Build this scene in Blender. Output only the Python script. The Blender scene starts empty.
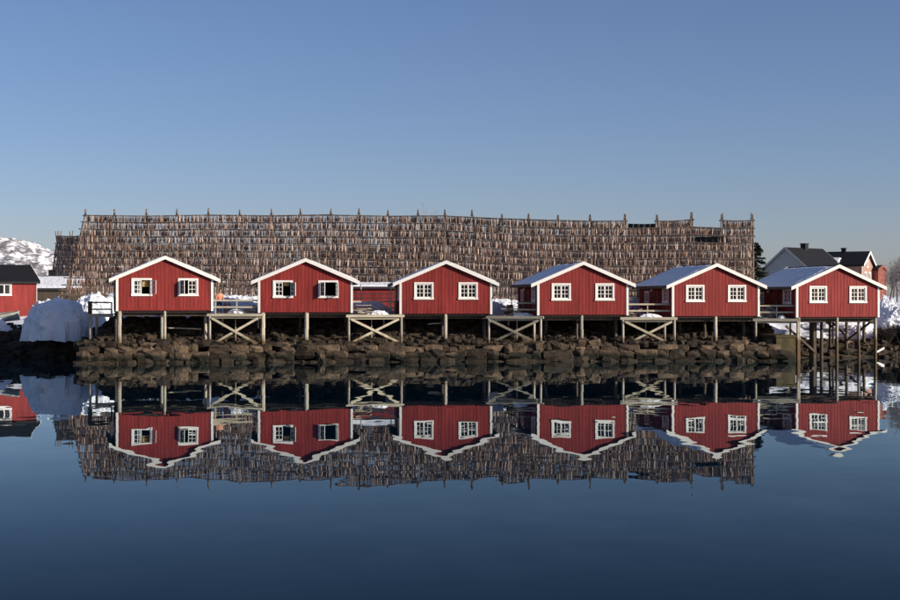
import bpy, bmesh, math, random
from mathutils import Vector, Matrix, noise as mnoise

# ------------------------------------------------------------------ camera, sky, sun, exposure
sc = bpy.context.scene
col = sc.collection
random.seed(7)
F = 1500.0          # focal length in photo pixels (photo 900 px wide)
CH = 4.58           # eye height above the water
cam = bpy.data.cameras.new('camera')
cam.sensor_width = 36; cam.lens = F / 900 * 36
cam.clip_start = 0.5; cam.clip_end = 30000
camo = bpy.data.objects.new('camera', cam); col.objects.link(camo)
camo.location = (0, 0, CH); camo.rotation_euler = (math.radians(90), 0, 0)
sc.camera = camo

SUN_AZ, SUN_EL = math.radians(65), math.radians(17)    # azimuth measured from the camera's back towards the right
to_sun = Vector((math.sin(SUN_AZ)*math.cos(SUN_EL), -math.cos(SUN_AZ)*math.cos(SUN_EL), math.sin(SUN_EL)))
w = bpy.data.worlds.new('World'); sc.world = w; w.use_nodes = True
wn = w.node_tree; bg = wn.nodes['Background']
sky = wn.nodes.new('ShaderNodeTexSky'); sky.sky_type = 'NISHITA'; sky.sun_disc = False
sky.sun_elevation = SUN_EL; sky.sun_rotation = math.radians(180) - SUN_AZ
sky.air_density = 0.8; sky.dust_density = 0.5; sky.ozone_density = 6; sky.altitude = 0
bg.inputs['Strength'].default_value = 0.103
tint = wn.nodes.new('ShaderNodeVectorMath'); tint.operation = 'MULTIPLY'; tint.inputs[1].default_value = (1.36, .965, .86)   # white balance
wn.links.new(sky.outputs[0], tint.inputs[0]); wn.links.new(tint.outputs[0], bg.inputs['Color'])
sl = bpy.data.lights.new('sun', 'SUN'); sl.energy = 5.0; sl.angle = math.radians(0.53); sl.color = (1, .90, .77)
so = bpy.data.objects.new('sun', sl); col.objects.link(so)
so.rotation_euler = (-to_sun).to_track_quat('-Z', 'Y').to_euler(); so.location = (60, -30, 60)
sc.view_settings.view_transform = 'Standard'; sc.view_settings.look = 'None'
sc.view_settings.exposure = 0.25; sc.view_settings.gamma = 1; sc.view_settings.use_curve_mapping = False
sc.render.resolution_x = 1024; sc.render.resolution_y = 683

def px(u, v, d):                       # pixel of the photograph + distance along the view -> point
    return Vector(((u-450)/F*d, d, CH + (300-v)/F*d))
def gx(u, d): return (u-450)/F*d
def gz(v, d): return CH + (300-v)/F*d

# ------------------------------------------------------------------ materials
M = {}
def nt(m): return m.node_tree
def mat(name, c, rough=.8, scale=4, var=.3, bump=.15, bscale=None, stretch=(1,1,1), c2=None, spec=.3, objvar=0.0, detail=6):
    m = bpy.data.materials.new(name); m.use_nodes = True; t = m.node_tree; n, l = t.nodes, t.links
    b = n['Principled BSDF']; b.inputs['Roughness'].default_value = rough
    b.inputs['Specular IOR Level'].default_value = spec
    tc = n.new('ShaderNodeTexCoord'); mp = n.new('ShaderNodeMapping'); mp.inputs['Scale'].default_value = stretch
    oi = n.new('ShaderNodeObjectInfo')
    off = n.new('ShaderNodeVectorMath'); off.operation = 'MULTIPLY_ADD'
    l.new(oi.outputs['Random'], off.inputs[0]); off.inputs[1].default_value = (37, 53, 71); l.new(tc.outputs['Object'], off.inputs[2])
    l.new(off.outputs[0], mp.inputs['Vector'])
    nz = n.new('ShaderNodeTexNoise'); nz.inputs['Scale'].default_value = scale; nz.inputs['Detail'].default_value = detail
    nz.inputs['Roughness'].default_value = .65
    l.new(mp.outputs[0], nz.inputs['Vector'])
    cr = n.new('ShaderNodeValToRGB')
    c2 = c2 or tuple(min(1, v*(1+var)) for v in c); c1 = tuple(v*(1-var) for v in c)
    cr.color_ramp.elements[0].position = .3; cr.color_ramp.elements[0].color = (*c1, 1)
    cr.color_ramp.elements[1].position = .7; cr.color_ramp.elements[1].color = (*c2, 1)
    l.new(nz.outputs['Fac'], cr.inputs['Fac'])
    out = cr.outputs['Color']
    if objvar:
        mr = n.new('ShaderNodeMapRange'); mr.inputs['To Min'].default_value = 1-objvar; mr.inputs['To Max'].default_value = 1+objvar
        l.new(oi.outputs['Random'], mr.inputs['Value'])
        vm = n.new('ShaderNodeVectorMath'); vm.operation = 'SCALE'
        l.new(out, vm.inputs[0]); l.new(mr.outputs[0], vm.inputs['Scale']); out = vm.outputs[0]
    l.new(out, b.inputs['Base Color'])
    if bump:
        nb = n.new('ShaderNodeTexNoise'); nb.inputs['Scale'].default_value = bscale or scale*3; nb.inputs['Detail'].default_value = 8
        l.new(mp.outputs[0], nb.inputs['Vector'])
        bp = n.new('ShaderNodeBump'); bp.inputs['Strength'].default_value = bump; bp.inputs['Distance'].default_value = .1
        l.new(nb.outputs['Fac'], bp.inputs['Height']); l.new(bp.outputs[0], b.inputs['Normal'])
    M[name] = m
    return m

mat('red_paint', (.23, .027, .023), .7, 1.6, .38, .08, 30, (1.6, 1.6, .25), spec=.25, objvar=.07)
mat('old_red_paint', (.28, .03, .025), .8, 1.5, .3, .1, 20, (1.5, 1.5, .3), spec=.2)
mat('white_paint', (.80, .77, .72), .6, 5, .08, .04, 40, spec=.3)
mat('roof_felt', (.035, .036, .042), .85, 3, .4, .2, 40)
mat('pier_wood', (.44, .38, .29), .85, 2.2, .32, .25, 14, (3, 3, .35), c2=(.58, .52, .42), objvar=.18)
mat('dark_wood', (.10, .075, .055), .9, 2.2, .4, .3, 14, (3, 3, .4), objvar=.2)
mat('deck_wood', (.46, .41, .31), .85, 2, .25, .2, 14, (.5, 4, 4))
mat('brace_wood', (.50, .44, .32), .8, 2, .2, .2, 14, objvar=.1)
mat('rack_pole', (.17, .13, .10), .9, 3, .4, .2, 20)
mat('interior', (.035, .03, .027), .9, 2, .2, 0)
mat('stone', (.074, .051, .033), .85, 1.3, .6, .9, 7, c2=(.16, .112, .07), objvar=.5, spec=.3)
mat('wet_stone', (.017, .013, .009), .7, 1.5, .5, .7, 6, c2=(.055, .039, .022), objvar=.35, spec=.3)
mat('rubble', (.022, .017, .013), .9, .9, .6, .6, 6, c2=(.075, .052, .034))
mat('snow_lump', (.82, .84, .87), .7, .8, .08, .9, 2.4, spec=.2)
mat('concrete', (.16, .15, .12), .9, 1, .3, .3, 6)
mat('algae', (.035, .038, .016), .8, 1.6, .5, .4, 8, c2=(.11, .085, .035))
mat('grey_paint', (.30, .31, .32), .8, 2, .1, .05, 12)
mat('dark_tile', (.010, .010, .012), .7, 3, .4, .2, 20)
mat('salmon_paint', (.34, .20, .155), .8, 2, .15, .1, 12)
mat('porch_red', (.22, .075, .055), .85, 2, .2, .1, 12)
mat('dark_twig', (.03, .025, .022), .95, 4, .3, 0)
mat('bark', (.12, .10, .09), .95, 4, .3, .2)
mat('twig', (.19, .16, .155), .95, 4, .3, 0)
mat('needle', (.022, .034, .018), .9, 3, .5, 0)
mat('curtain', (.62, .42, .16), .9, 8, .15, 0)
mat('pale_cloth', (.62, .60, .56), .9, 8, .1, 0)
mat('boat_paint', (.27, .30, .27), .6, 3, .2, .1, 10)
mat('orange_rope', (.55, .16, .05), .8, 6, .2, 0)
mat('jacket', (.66, .25, .14), .85, 6, .15, .2)
mat('trouser', (.02, .022, .035), .9, 6, .2, .1)
mat('skin', (.50, .30, .22), .6, 6, .08, 0)
mat('hair', (.05, .03, .02), .8, 20, .3, .2)
mat('lamp_glass', (.85, .83, .78), .3, 2, .03, 0)
mat('metal', (.25, .25, .26), .45, 5, .2, .05)
mat('net', (.30, .30, .29), .9, 6, .3, .2)
mat('purple_tarp', (.17, .13, .20), .7, 3, .2, .2)
mat('plastic_grey', (.30, .31, .34), .6, 5, .1, 0)
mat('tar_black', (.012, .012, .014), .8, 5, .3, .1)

def tide_stain(name, dark):
    m = M[name]; n, l = m.node_tree.nodes, m.node_tree.links; b = n['Principled BSDF']; src = b.inputs['Base Color'].links[0].from_socket
    g = n.new('ShaderNodeNewGeometry'); z = n.new('ShaderNodeTexNoise'); z.inputs['Scale'].default_value = 2.5; z.inputs['Detail'].default_value = 5; l.new(g.outputs['Position'], z.inputs['Vector'])
    sp = n.new('ShaderNodeSeparateXYZ'); l.new(g.outputs['Position'], sp.inputs[0])
    ma = n.new('ShaderNodeMath'); ma.operation = 'MULTIPLY_ADD'; l.new(z.outputs['Fac'], ma.inputs[0]); ma.inputs[1].default_value = -1.3; l.new(sp.outputs['Z'], ma.inputs[2])
    mr = n.new('ShaderNodeMapRange'); mr.inputs['From Min'].default_value = .75; mr.inputs['From Max'].default_value = 1.45; l.new(ma.outputs[0], mr.inputs['Value'])
    mx = n.new('ShaderNodeMix'); mx.data_type = 'RGBA'; mx.inputs[6].default_value = (*dark, 1); l.new(mr.outputs[0], mx.inputs['Factor']); l.new(src, mx.inputs[7]); l.new(mx.outputs[2], b.inputs['Base Color'])
tide_stain('pier_wood', (.12, .075, .04)); tide_stain('brace_wood', (.16, .11, .06))
def tide_band(name):
    m = M[name]; n, l = m.node_tree.nodes, m.node_tree.links; b = n['Principled BSDF']; src = b.inputs['Base Color'].links[0].from_socket
    g = n.new('ShaderNodeNewGeometry'); z = n.new('ShaderNodeTexNoise'); z.inputs['Scale'].default_value = 1.1; z.inputs['Detail'].default_value = 6; l.new(g.outputs['Position'], z.inputs['Vector'])
    sp = n.new('ShaderNodeSeparateXYZ'); l.new(g.outputs['Position'], sp.inputs[0])
    ma = n.new('ShaderNodeMath'); ma.operation = 'MULTIPLY_ADD'; l.new(z.outputs['Fac'], ma.inputs[0]); ma.inputs[1].default_value = -1.0; l.new(sp.outputs['Z'], ma.inputs[2])
    mr = n.new('ShaderNodeMapRange'); mr.inputs['From Min'].default_value = -.12; mr.inputs['From Max'].default_value = .22; l.new(ma.outputs[0], mr.inputs['Value'])
    mx = n.new('ShaderNodeMix'); mx.data_type = 'RGBA'; mx.inputs[6].default_value = (.013, .014, .008, 1); l.new(mr.outputs[0], mx.inputs['Factor']); l.new(src, mx.inputs[7]); l.new(mx.outputs[2], b.inputs['Base Color'])
tide_band('stone'); tide_band('algae')
def glass():
    m = bpy.data.materials.new('window_glass'); m.use_nodes = True; n, l = m.node_tree.nodes, m.node_tree.links
    n.clear(); o = n.new('ShaderNodeOutputMaterial'); mx = n.new('ShaderNodeMixShader'); fr = n.new('ShaderNodeFresnel'); fr.inputs['IOR'].default_value = 1.3
    tr = n.new('ShaderNodeBsdfTransparent'); tr.inputs['Color'].default_value = (.75, .8, .82, 1)
    gl = n.new('ShaderNodeBsdfGlossy'); gl.inputs['Roughness'].default_value = .02
    l.new(fr.outputs[0], mx.inputs[0]); l.new(tr.outputs[0], mx.inputs[1]); l.new(gl.outputs[0], mx.inputs[2]); l.new(mx.outputs[0], o.inputs[0])
    M['glass'] = m
glass()

def fishmat():
    m = mat('fish', (.3, .2, .15), .75, 9, .3, .1, 25, spec=.35)
    n, l = m.node_tree.nodes, m.node_tree.links
    g = n.new('ShaderNodeNewGeometry'); oi = n.new('ShaderNodeObjectInfo')
    ad = n.new('ShaderNodeMath'); ad.operation = 'ADD'; l.new(g.outputs['Random Per Island'], ad.inputs[0]); l.new(oi.outputs['Random'], ad.inputs[1])
    fr = n.new('ShaderNodeMath'); fr.operation = 'FRACT'; l.new(ad.outputs[0], fr.inputs[0])
    cr = n.new('ShaderNodeValToRGB'); e = cr.color_ramp.elements
    e[0].position = 0; e[0].color = (.17, .105, .075, 1); e[1].position = 1; e[1].color = (.68, .52, .40, 1)
    k = e.new(.5); k.color = (.36, .24, .175, 1); k = e.new(.8); k.color = (.49, .36, .28, 1)
    l.new(fr.outputs[0], cr.inputs['Fac'])
    b = n['Principled BSDF']
    pn = n.new('ShaderNodeTexNoise'); pn.inputs['Scale'].default_value = .28; pn.inputs['Detail'].default_value = 3; l.new(g.outputs['Position'], pn.inputs['Vector'])
    pr = n.new('ShaderNodeMapRange'); pr.inputs['From Min'].default_value = .3; pr.inputs['From Max'].default_value = .7; pr.inputs['To Min'].default_value = .72; pr.inputs['To Max'].default_value = 1.15; l.new(pn.outputs['Fac'], pr.inputs['Value'])
    vm = n.new('ShaderNodeVectorMath'); vm.operation = 'SCALE'; l.new(cr.outputs['Color'], vm.inputs[0]); l.new(pr.outputs[0], vm.inputs['Scale']); l.new(vm.outputs[0], b.inputs['Base Color'])
fishmat()

def watermat():
    m = bpy.data.materials.new('water'); m.use_nodes = True; n, l = m.node_tree.nodes, m.node_tree.links
    n.clear(); o = n.new('ShaderNodeOutputMaterial')
    g = n.new('ShaderNodeNewGeometry')
    def wave(scale, amp, stretch, seed):
        mp = n.new('ShaderNodeMapping'); mp.inputs['Scale'].default_value = stretch; mp.inputs['Location'].default_value = (seed, seed*2, 0)
        l.new(g.outputs['Position'], mp.inputs['Vector'])
        z = n.new('ShaderNodeTexNoise'); z.inputs['Scale'].default_value = scale; z.inputs['Detail'].default_value = 1.5
        l.new(mp.outputs[0], z.inputs['Vector'])
        s = n.new('ShaderNodeVectorMath'); s.operation = 'SUBTRACT'; s.inputs[1].default_value = (.5, .5, .5); l.new(z.outputs['Color'], s.inputs[0])
        k = n.new('ShaderNodeVectorMath'); k.operation = 'SCALE'; k.inputs['Scale'].default_value = amp; l.new(s.outputs[0], k.inputs[0])
        return k.outputs[0]
    w1 = wave(.8, .0115, (1, .8, 1), 3.1); w2 = wave(.16, .004, (1, 1, 1), 9.7)
    # calm near the quay and patchy: low-frequency noise modulates the small waves
    pz = n.new('ShaderNodeTexNoise'); pz.inputs['Scale'].default_value = .045; pz.inputs['Detail'].default_value = 2; l.new(g.outputs['Position'], pz.inputs['Vector'])
    mr = n.new('ShaderNodeMapRange'); mr.inputs['From Min'].default_value = .35; mr.inputs['From Max'].default_value = .7; mr.inputs['To Min'].default_value = .35; mr.inputs['To Max'].default_value = 1.5
    l.new(pz.outputs['Fac'], mr.inputs['Value'])
    sc1 = n.new('ShaderNodeVectorMath'); sc1.operation = 'SCALE'; l.new(w1, sc1.inputs[0]); sx = n.new('ShaderNodeSeparateXYZ'); l.new(g.outputs['Position'], sx.inputs[0])
    br = n.new('ShaderNodeMapRange'); br.inputs['From Min'].default_value = 4; br.inputs['From Max'].default_value = 14; br.inputs['To Min'].default_value = 1; br.inputs['To Max'].default_value = 1.9; l.new(sx.outputs['X'], br.inputs['Value'])   # light air on the right-hand water
    mm = n.new('ShaderNodeMath'); mm.operation = 'MULTIPLY'; l.new(mr.outputs[0], mm.inputs[0]); l.new(br.outputs[0], mm.inputs[1]); l.new(mm.outputs[0], sc1.inputs['Scale'])
    ad = n.new('ShaderNodeVectorMath'); ad.operation = 'ADD'; l.new(sc1.outputs[0], ad.inputs[0]); l.new(w2, ad.inputs[1])
    fl = n.new('ShaderNodeVectorMath'); fl.operation = 'MULTIPLY'; fl.inputs[1].default_value = (1, 1, 0); l.new(ad.outputs[0], fl.inputs[0])
    up = n.new('ShaderNodeVectorMath'); up.operation = 'ADD'; up.inputs[1].default_value = (0, 0, 1); l.new(fl.outputs[0], up.inputs[0])
    nn = n.new('ShaderNodeVectorMath'); nn.operation = 'NORMALIZE'; l.new(up.outputs[0], nn.inputs[0])
    gl = n.new('ShaderNodeBsdfGlossy'); gl.inputs['Roughness'].default_value = .003; gl.inputs['Color'].default_value = (.88, .97, 1.0, 1); l.new(nn.outputs[0], gl.inputs['Normal'])
    df = n.new('ShaderNodeBsdfDiffuse'); df.inputs['Color'].default_value = (.0005, .010, .022, 1)
    fr = n.new('ShaderNodeFresnel'); fr.inputs['IOR'].default_value = 1.333; l.new(nn.outputs[0], fr.inputs['Normal'])
    pw = n.new('ShaderNodeValToRGB'); el = pw.color_ramp.elements; el[0].position = 0; el[0].color = (0, 0, 0, 1); el[1].position = 1; el[1].color = (1, 1, 1, 1)
    for p_, v_ in ((.30, .10), (.37, .17), (.49, .33), (.63, .60), (.76, .84)): e_ = el.new(p_); e_.color = (v_, v_, v_, 1)
    l.new(fr.outputs[0], pw.inputs[0])
    mx = n.new('ShaderNodeMixShader'); l.new(pw.outputs[0], mx.inputs[0]); l.new(df.outputs[0], mx.inputs[1]); l.new(gl.outputs[0], mx.inputs[2])
    l.new(mx.outputs[0], o.inputs[0]); M['water'] = m
watermat()

def covermat(name, rock1, rock2, rscale, bump=.6, snow=(.80, .82, .86)):
    """snow cover over rock, the cover given by the mesh attribute 'snow' broken up by noise"""
    m = bpy.data.materials.new(name); m.use_nodes = True; n, l = m.node_tree.nodes, m.node_tree.links
    b = n['Principled BSDF']; b.inputs['Roughness'].default_value = .85; b.inputs['Specular IOR Level'].default_value = .2
    g = n.new('ShaderNodeNewGeometry')
    z = n.new('ShaderNodeTexNoise'); z.inputs['Scale'].default_value = rscale; z.inputs['Detail'].default_value = 9; z.inputs['Roughness'].default_value = .65; l.new(g.outputs['Position'], z.inputs['Vector'])
    cr = n.new('ShaderNodeValToRGB'); cr.color_ramp.elements[0].position = .35; cr.color_ramp.elements[0].color = (*rock1, 1); cr.color_ramp.elements[1].position = .68; cr.color_ramp.elements[1].color = (*rock2, 1)
    l.new(z.outputs['Fac'], cr.inputs['Fac'])
    at = n.new('ShaderNodeAttribute'); at.attribute_name = 'snow'
    ad = n.new('ShaderNodeMath'); ad.operation = 'ADD'; l.new(at.outputs['Fac'], ad.inputs[0]); l.new(z.outputs['Fac'], ad.inputs[1])
    mr = n.new('ShaderNodeMapRange'); mr.inputs['From Min'].default_value = .95; mr.inputs['From Max'].default_value = 1.08; l.new(ad.outputs[0], mr.inputs['Value'])
    mx = n.new('ShaderNodeMix'); mx.data_type = 'RGBA'; l.new(mr.outputs[0], mx.inputs['Factor']); l.new(cr.outputs['Color'], mx.inputs[6]); mx.inputs[7].default_value = (*snow, 1)
    l.new(mx.outputs[2], b.inputs['Base Color'])
    bp = n.new('ShaderNodeBump'); bp.inputs['Strength'].default_value = bump; bp.inputs['Distance'].default_value = .2/rscale
    l.new(z.outputs['Fac'], bp.inputs['Height']); l.new(bp.outputs[0], b.inputs['Normal'])
    M[name] = m
covermat('ground', (.022, .018, .013), (.10, .075, .045), 1.1)
covermat('mountain', (.15, .145, .16), (.30, .285, .29), .035, .6)

# ------------------------------------------------------------------ helpers
class MB:
    def __init__(s): s.v = []; s.f = []
    def add(s, vs, fs):
        o = len(s.v); s.v += [tuple(v) for v in vs]; s.f += [tuple(i+o for i in f) for f in fs]; return s
    def box(s, x0, x1, y0, y1, z0, z1):
        return s.add([(x0,y0,z0),(x1,y0,z0),(x1,y1,z0),(x0,y1,z0),(x0,y0,z1),(x1,y0,z1),(x1,y1,z1),(x0,y1,z1)],
                     [(0,3,2,1),(4,5,6,7),(0,1,5,4),(1,2,6,5),(2,3,7,6),(3,0,4,7)])
    def prism(s, pts, y0, y1):               # polygon in x/z, counter-clockwise seen from -y, extruded along y
        n = len(pts)
        vs = [(x, y0, z) for x, z in pts] + [(x, y1, z) for x, z in pts]
        fs = [tuple(range(n)), tuple(range(2*n-1, n-1, -1))] + [(i, i+n, (i+1) % n+n, (i+1) % n) for i in range(n)]
        return s.add(vs, fs)
    def beam(s, a, b, w, h, up=(0,0,1)):
        a = Vector(a); b = Vector(b); d = (b-a).normalized(); u = Vector(up)
        if abs(d.dot(u)) > .98: u = Vector((0,1,0))
        r = d.cross(u).normalized(); u = r.cross(d).normalized()
        vs = [p + r*sx*w/2 + u*sz*h/2 for p in (a, b) for sx, sz in ((-1,-1),(1,-1),(1,1),(-1,1))]
        return s.add(vs, [(0,1,2,3),(7,6,5,4),(0,4,5,1),(1,5,6,2),(2,6,7,3),(3,7,4,0)])
    def tube(s, a, b, r0, r1, n=6, cap=True):
        a = Vector(a); b = Vector(b); d = (b-a).normalized(); u = Vector((0,0,1)) if abs(d.z) < .9 else Vector((1,0,0))
        r = d.cross(u).normalized(); u = r.cross(d)
        vs = [p + (r*math.cos(2*math.pi*i/n) + u*math.sin(2*math.pi*i/n))*q for p, q in ((a, r0), (b, r1)) for i in range(n)]
        fs = [(i, (i+1) % n, (i+1) % n+n, i+n) for i in range(n)]
        if cap: fs += [tuple(range(n-1, -1, -1)), tuple(range(n, 2*n))]
        return s.add(vs, fs)
    def build(s, name, m, parent=None, loc=None, smooth=False):
        me = bpy.data.meshes.new(name); me.from_pydata(s.v, [], s.f); me.update()
        if m: me.materials.append(M[m])
        if smooth: me.polygons.foreach_set('use_smooth', [True]*len(me.polygons))
        return link(name, me, parent, loc)
def link(name, me, parent=None, loc=None):
    o = bpy.data.objects.new(name, me); col.objects.link(o); o.parent = parent
    if loc is not None: o.location = loc
    return o
def tag(o, label=None, cat=None, group=None, kind=None):
    if label: o['label'] = label
    if cat: o['category'] = cat
    if group: o['group'] = group
    if kind: o['kind'] = kind
    return o
def empty(name, loc, rz=0, label=None, cat=None, group=None):
    o = bpy.data.objects.new(name, None); col.objects.link(o); o.location = loc; o.rotation_euler = (0,0,rz); o.empty_display_size = .3
    return tag(o, label, cat, group)
def lerp(a, b, t): return a + (b-a)*t
def sst(a, b, x):
    t = max(0, min(1, (x-a)/(b-a))); return t*t*(3-2*t)
def pl(pts, x):                              # piecewise linear
    if x <= pts[0][0]: return pts[0][1]
    for (a, ya), (b, yb) in zip(pts, pts[1:]):
        if x <= b: return lerp(ya, yb, (x-a)/(b-a))
    return pts[-1][1]
def nz(x, y, z=0): return mnoise.noise(Vector((x, y, z)))

# ------------------------------------------------------------------ water
wb = MB(); wb.add([(-4000,-300,0),(4000,-300,0),(4000,140,0),(-4000,140,0)], [(0,1,2,3)])
water = tag(wb.build('water', 'water'), kind='structure')

# ------------------------------------------------------------------ terrain
SHORE = [(-400,150),(-60,122.5),(-34,120.3),(-28.0,118.5),(-26.8,108.9),(-18,110.5),(-10,111.3),(10,113),(24,113.2),(25.4,114.5),(27.5,118.5),(40,120),(60,124),(400,160)]
def ground_z(x, y):
    t = y - pl(SHORE, x)
    if t < 0: return max(-5, t*.8)
    quay = [(0,.0),(.5,.75),(1.3,1.1),(3.5,1.7),(7,2.7),(10,3.25),(16,3.5),(30,3.7),(60,3.9),(5000,6)]
    left = [(0,0),(1.2,.9),(3,1.9),(6,2.6),(10,3.1),(30,3.6),(60,3.9),(5000,6)]
    right = [(0,0),(2,.7),(5,1.35),(9,2.5),(14,3.3),(30,4.0),(60,5.0),(5000,8)]
    q = sst(-28, -26.4, x)*(1-sst(25, 27, x))
    side = pl(left, t) if x < 0 else pl(right, t)
    z = lerp(side, pl(quay, t), q)
    z += (nz(x*.5, y*.5)*.25 + nz(x*1.7, y*1.7, 3)*.12)*min(1, t*.6)*(1 if t < 12 else .5)
    if x > 26: z += nz(x*.9, y*.9, 9)*.3*min(1, t*.3)
    return z
def axis(lo, hi, step, far, grow=1.35):
    a = []; x = lo
    while x <= hi+1e-6: a.append(x); x += step
    s = step; x = hi
    b = []
    while x < far: s *= grow; x += s; b.append(x)
    return a, b
xa, xb = axis(-56, 56, .5, 7000); xs = [-v for v in reversed(xb)] + xa + xb
ya, yb = axis(106, 172, .5, 9000); ys = [-350, -100, 0, 60, 90, 100] + ya + yb
vs = []; sn = []
for y in ys:
    for x in xs:
        z = ground_z(x, y); vs.append((x, y, z))
        t = y - pl(SHORE, x)
        if x > 26: s = sst(4.0, 6.0, t) * (1-.8*sst(33, 36, x)*(1-sst(9, 14, t)))
        elif x < -27: s = sst(2.5, 4.5, t)
        else: s = sst(8.0, 11.5, t)
        sn.append(s)
nx = len(xs)
fs = [(j*nx+i, j*nx+i+1, (j+1)*nx+i+1, (j+1)*nx+i) for j in range(len(ys)-1) for i in range(nx-1)]
me = bpy.data.meshes.new('ground'); me.from_pydata(vs, [], fs); me.materials.append(M['ground'])
me.polygons.foreach_set('use_smooth', [True]*len(me.polygons))
at = me.attributes.new('snow', 'FLOAT', 'POINT'); at.data.foreach_set('value', sn)
tag(link('ground', me), kind='structure')

# mountain far behind on the left
def mountain():
    D0 = 6000; vs = []; sn = []; nxm, nym = 150, 40
    prof = [(-3600, 560), (-2600, 440), (-1900, 345), (-1740, 305), (-1650, 265), (-1570, 215), (-1480, 180), (-900, 120), (200, 40)]
    for j in range(nym):
        ty = j/(nym-1)
        for i in range(nxm):
            x = lerp(-3600, 200, i/(nxm-1)); y = D0 + ty*1600
            h = pl(prof, x*D0/y)*math.sin(min(1, ty*1.6)*math.pi/2)*(1-.3*ty)
            r = (1-abs(nz(x*.004, y*.004, 1)))*70 - 40 + nz(x*.013, y*.013)*35 + nz(x*.04, y*.04)*14
            z = 5 + h + r*min(1, ty*3)*min(1, h/120)
            vs.append((x, y, max(z, 3) if ty > 0 else -5))
            sn.append(.49 + nz(x*.03, y*.008, 7)*.22 + nz(x*.09, y*.03, 2)*.16)
    fs = [(j*nxm+i, j*nxm+i+1, (j+1)*nxm+i+1, (j+1)*nxm+i) for j in range(nym-1) for i in range(nxm-1)]
    me = bpy.data.meshes.new('mountain'); me.from_pydata(vs, [], fs); me.materials.append(M['mountain'])
    a = me.attributes.new('snow', 'FLOAT', 'POINT'); a.data.foreach_set('value', sn)
    tag(link('mountain', me), 'snow covered rocky mountain far behind the left red house', kind='structure')
mountain()

# ------------------------------------------------------------------ rocks and quay
def rock_mesh(seed, boxy=.55):
    rnd = random.Random(seed)
    bm = bmesh.new(); bmesh.ops.create_cube(bm, size=1)
    bmesh.ops.subdivide_edges(bm, edges=bm.edges[:], cuts=1, use_grid_fill=True)
    for v in bm.verts:
        n = v.co.normalized()*.56
        v.co = v.co.lerp(n, 1-boxy) + Vector([rnd.uniform(-.085, .085) for _ in range(3)])
    bmesh.ops.triangulate(bm, faces=bm.faces[:])
    me = bpy.data.meshes.new('stone'); bm.to_mesh(me); bm.free()
    return me
ROCKS = []
for i in range(14):
    r = rock_mesh(i, .36 + .04*(i % 8)); r.materials.append(M['stone']); ROCKS.append(r)
WROCKS = []
for r in ROCKS[:7]:
    r2 = r.copy(); r2.materials.clear(); r2.materials.append(M['wet_stone']); WROCKS.append(r2)
quay = empty('stone_quay', (0, 112, 0), 0, 'rough boulder quay wall under the row of red cabins', 'quay wall')
QUAY = [(-26.6, 107.9), (-18, 109.5), (-10, 110.3), (10, 112.0), (24.3, 112.2)]
def stone(me, x, y, z, sx, sy, sz, rz, tilt=0.12):
    o = link('stone', me, quay)
    o.location = Vector((x, y, z)) - quay.location
    o.scale = (sx, sy, sz); o.rotation_euler = (random.uniform(-tilt, tilt), random.uniform(-tilt, tilt), rz)
    return o
nst = 0
for row, (zc, hh, dy, lo, hi) in enumerate([(-.12, .55, -.15, .6, 1.6), (.38, .60, .05, .55, 1.7), (.82, .60, .45, .5, 1.75), (1.08, .45, 1.15, .4, 1.0)]):
    x = -27.0 + row*.15
    while x < 24.2:
        L = random.uniform(lo, hi)
        if row == 2 and random.random() < .12: x += L*.6; continue
        xx = x + L/2; y = pl(QUAY, xx) + dy + random.uniform(-.12, .12)
        h = hh*random.uniform(.7, 1.35)
        z = zc + .07 + random.uniform(-.08, .08) + (.0 if row < 3 else random.uniform(-.1, .25))
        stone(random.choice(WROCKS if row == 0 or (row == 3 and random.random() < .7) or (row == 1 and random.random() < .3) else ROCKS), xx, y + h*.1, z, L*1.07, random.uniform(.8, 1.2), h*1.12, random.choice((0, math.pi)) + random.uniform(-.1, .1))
        nst += 1; x += L
# left bank in the shade: dark wet stones
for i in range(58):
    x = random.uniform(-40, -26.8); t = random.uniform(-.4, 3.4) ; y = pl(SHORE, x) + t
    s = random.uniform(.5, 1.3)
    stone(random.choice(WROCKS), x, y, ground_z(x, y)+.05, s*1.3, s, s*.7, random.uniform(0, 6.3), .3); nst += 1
for i in range(40):
    x = random.uniform(26.5, 46); t = random.uniform(-.3, 5); y = pl(SHORE, x) + t
    s = random.uniform(.3, .9)
    stone(random.choice(WROCKS+ROCKS), x, y, ground_z(x, y)+.02, s*1.3, s, s*.6, random.uniform(0, 6.3), .3); nst += 1
# rubble slope under the cabins: too many small stones to pick apart
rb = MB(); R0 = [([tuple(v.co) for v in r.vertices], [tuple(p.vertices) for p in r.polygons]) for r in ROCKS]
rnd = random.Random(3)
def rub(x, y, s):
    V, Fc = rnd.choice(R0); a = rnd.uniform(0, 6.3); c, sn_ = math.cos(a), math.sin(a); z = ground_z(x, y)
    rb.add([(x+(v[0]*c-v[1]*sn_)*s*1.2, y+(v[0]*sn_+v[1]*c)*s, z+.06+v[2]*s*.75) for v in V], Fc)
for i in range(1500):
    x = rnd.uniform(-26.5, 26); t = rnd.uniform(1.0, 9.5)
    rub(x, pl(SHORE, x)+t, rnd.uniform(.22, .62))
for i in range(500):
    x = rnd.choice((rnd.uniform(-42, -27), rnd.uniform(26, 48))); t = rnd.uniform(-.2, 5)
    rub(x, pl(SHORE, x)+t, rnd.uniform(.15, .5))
o = rb.build('rubble', 'rubble', quay, -quay.location); o['kind'] = 'stuff'

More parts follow.
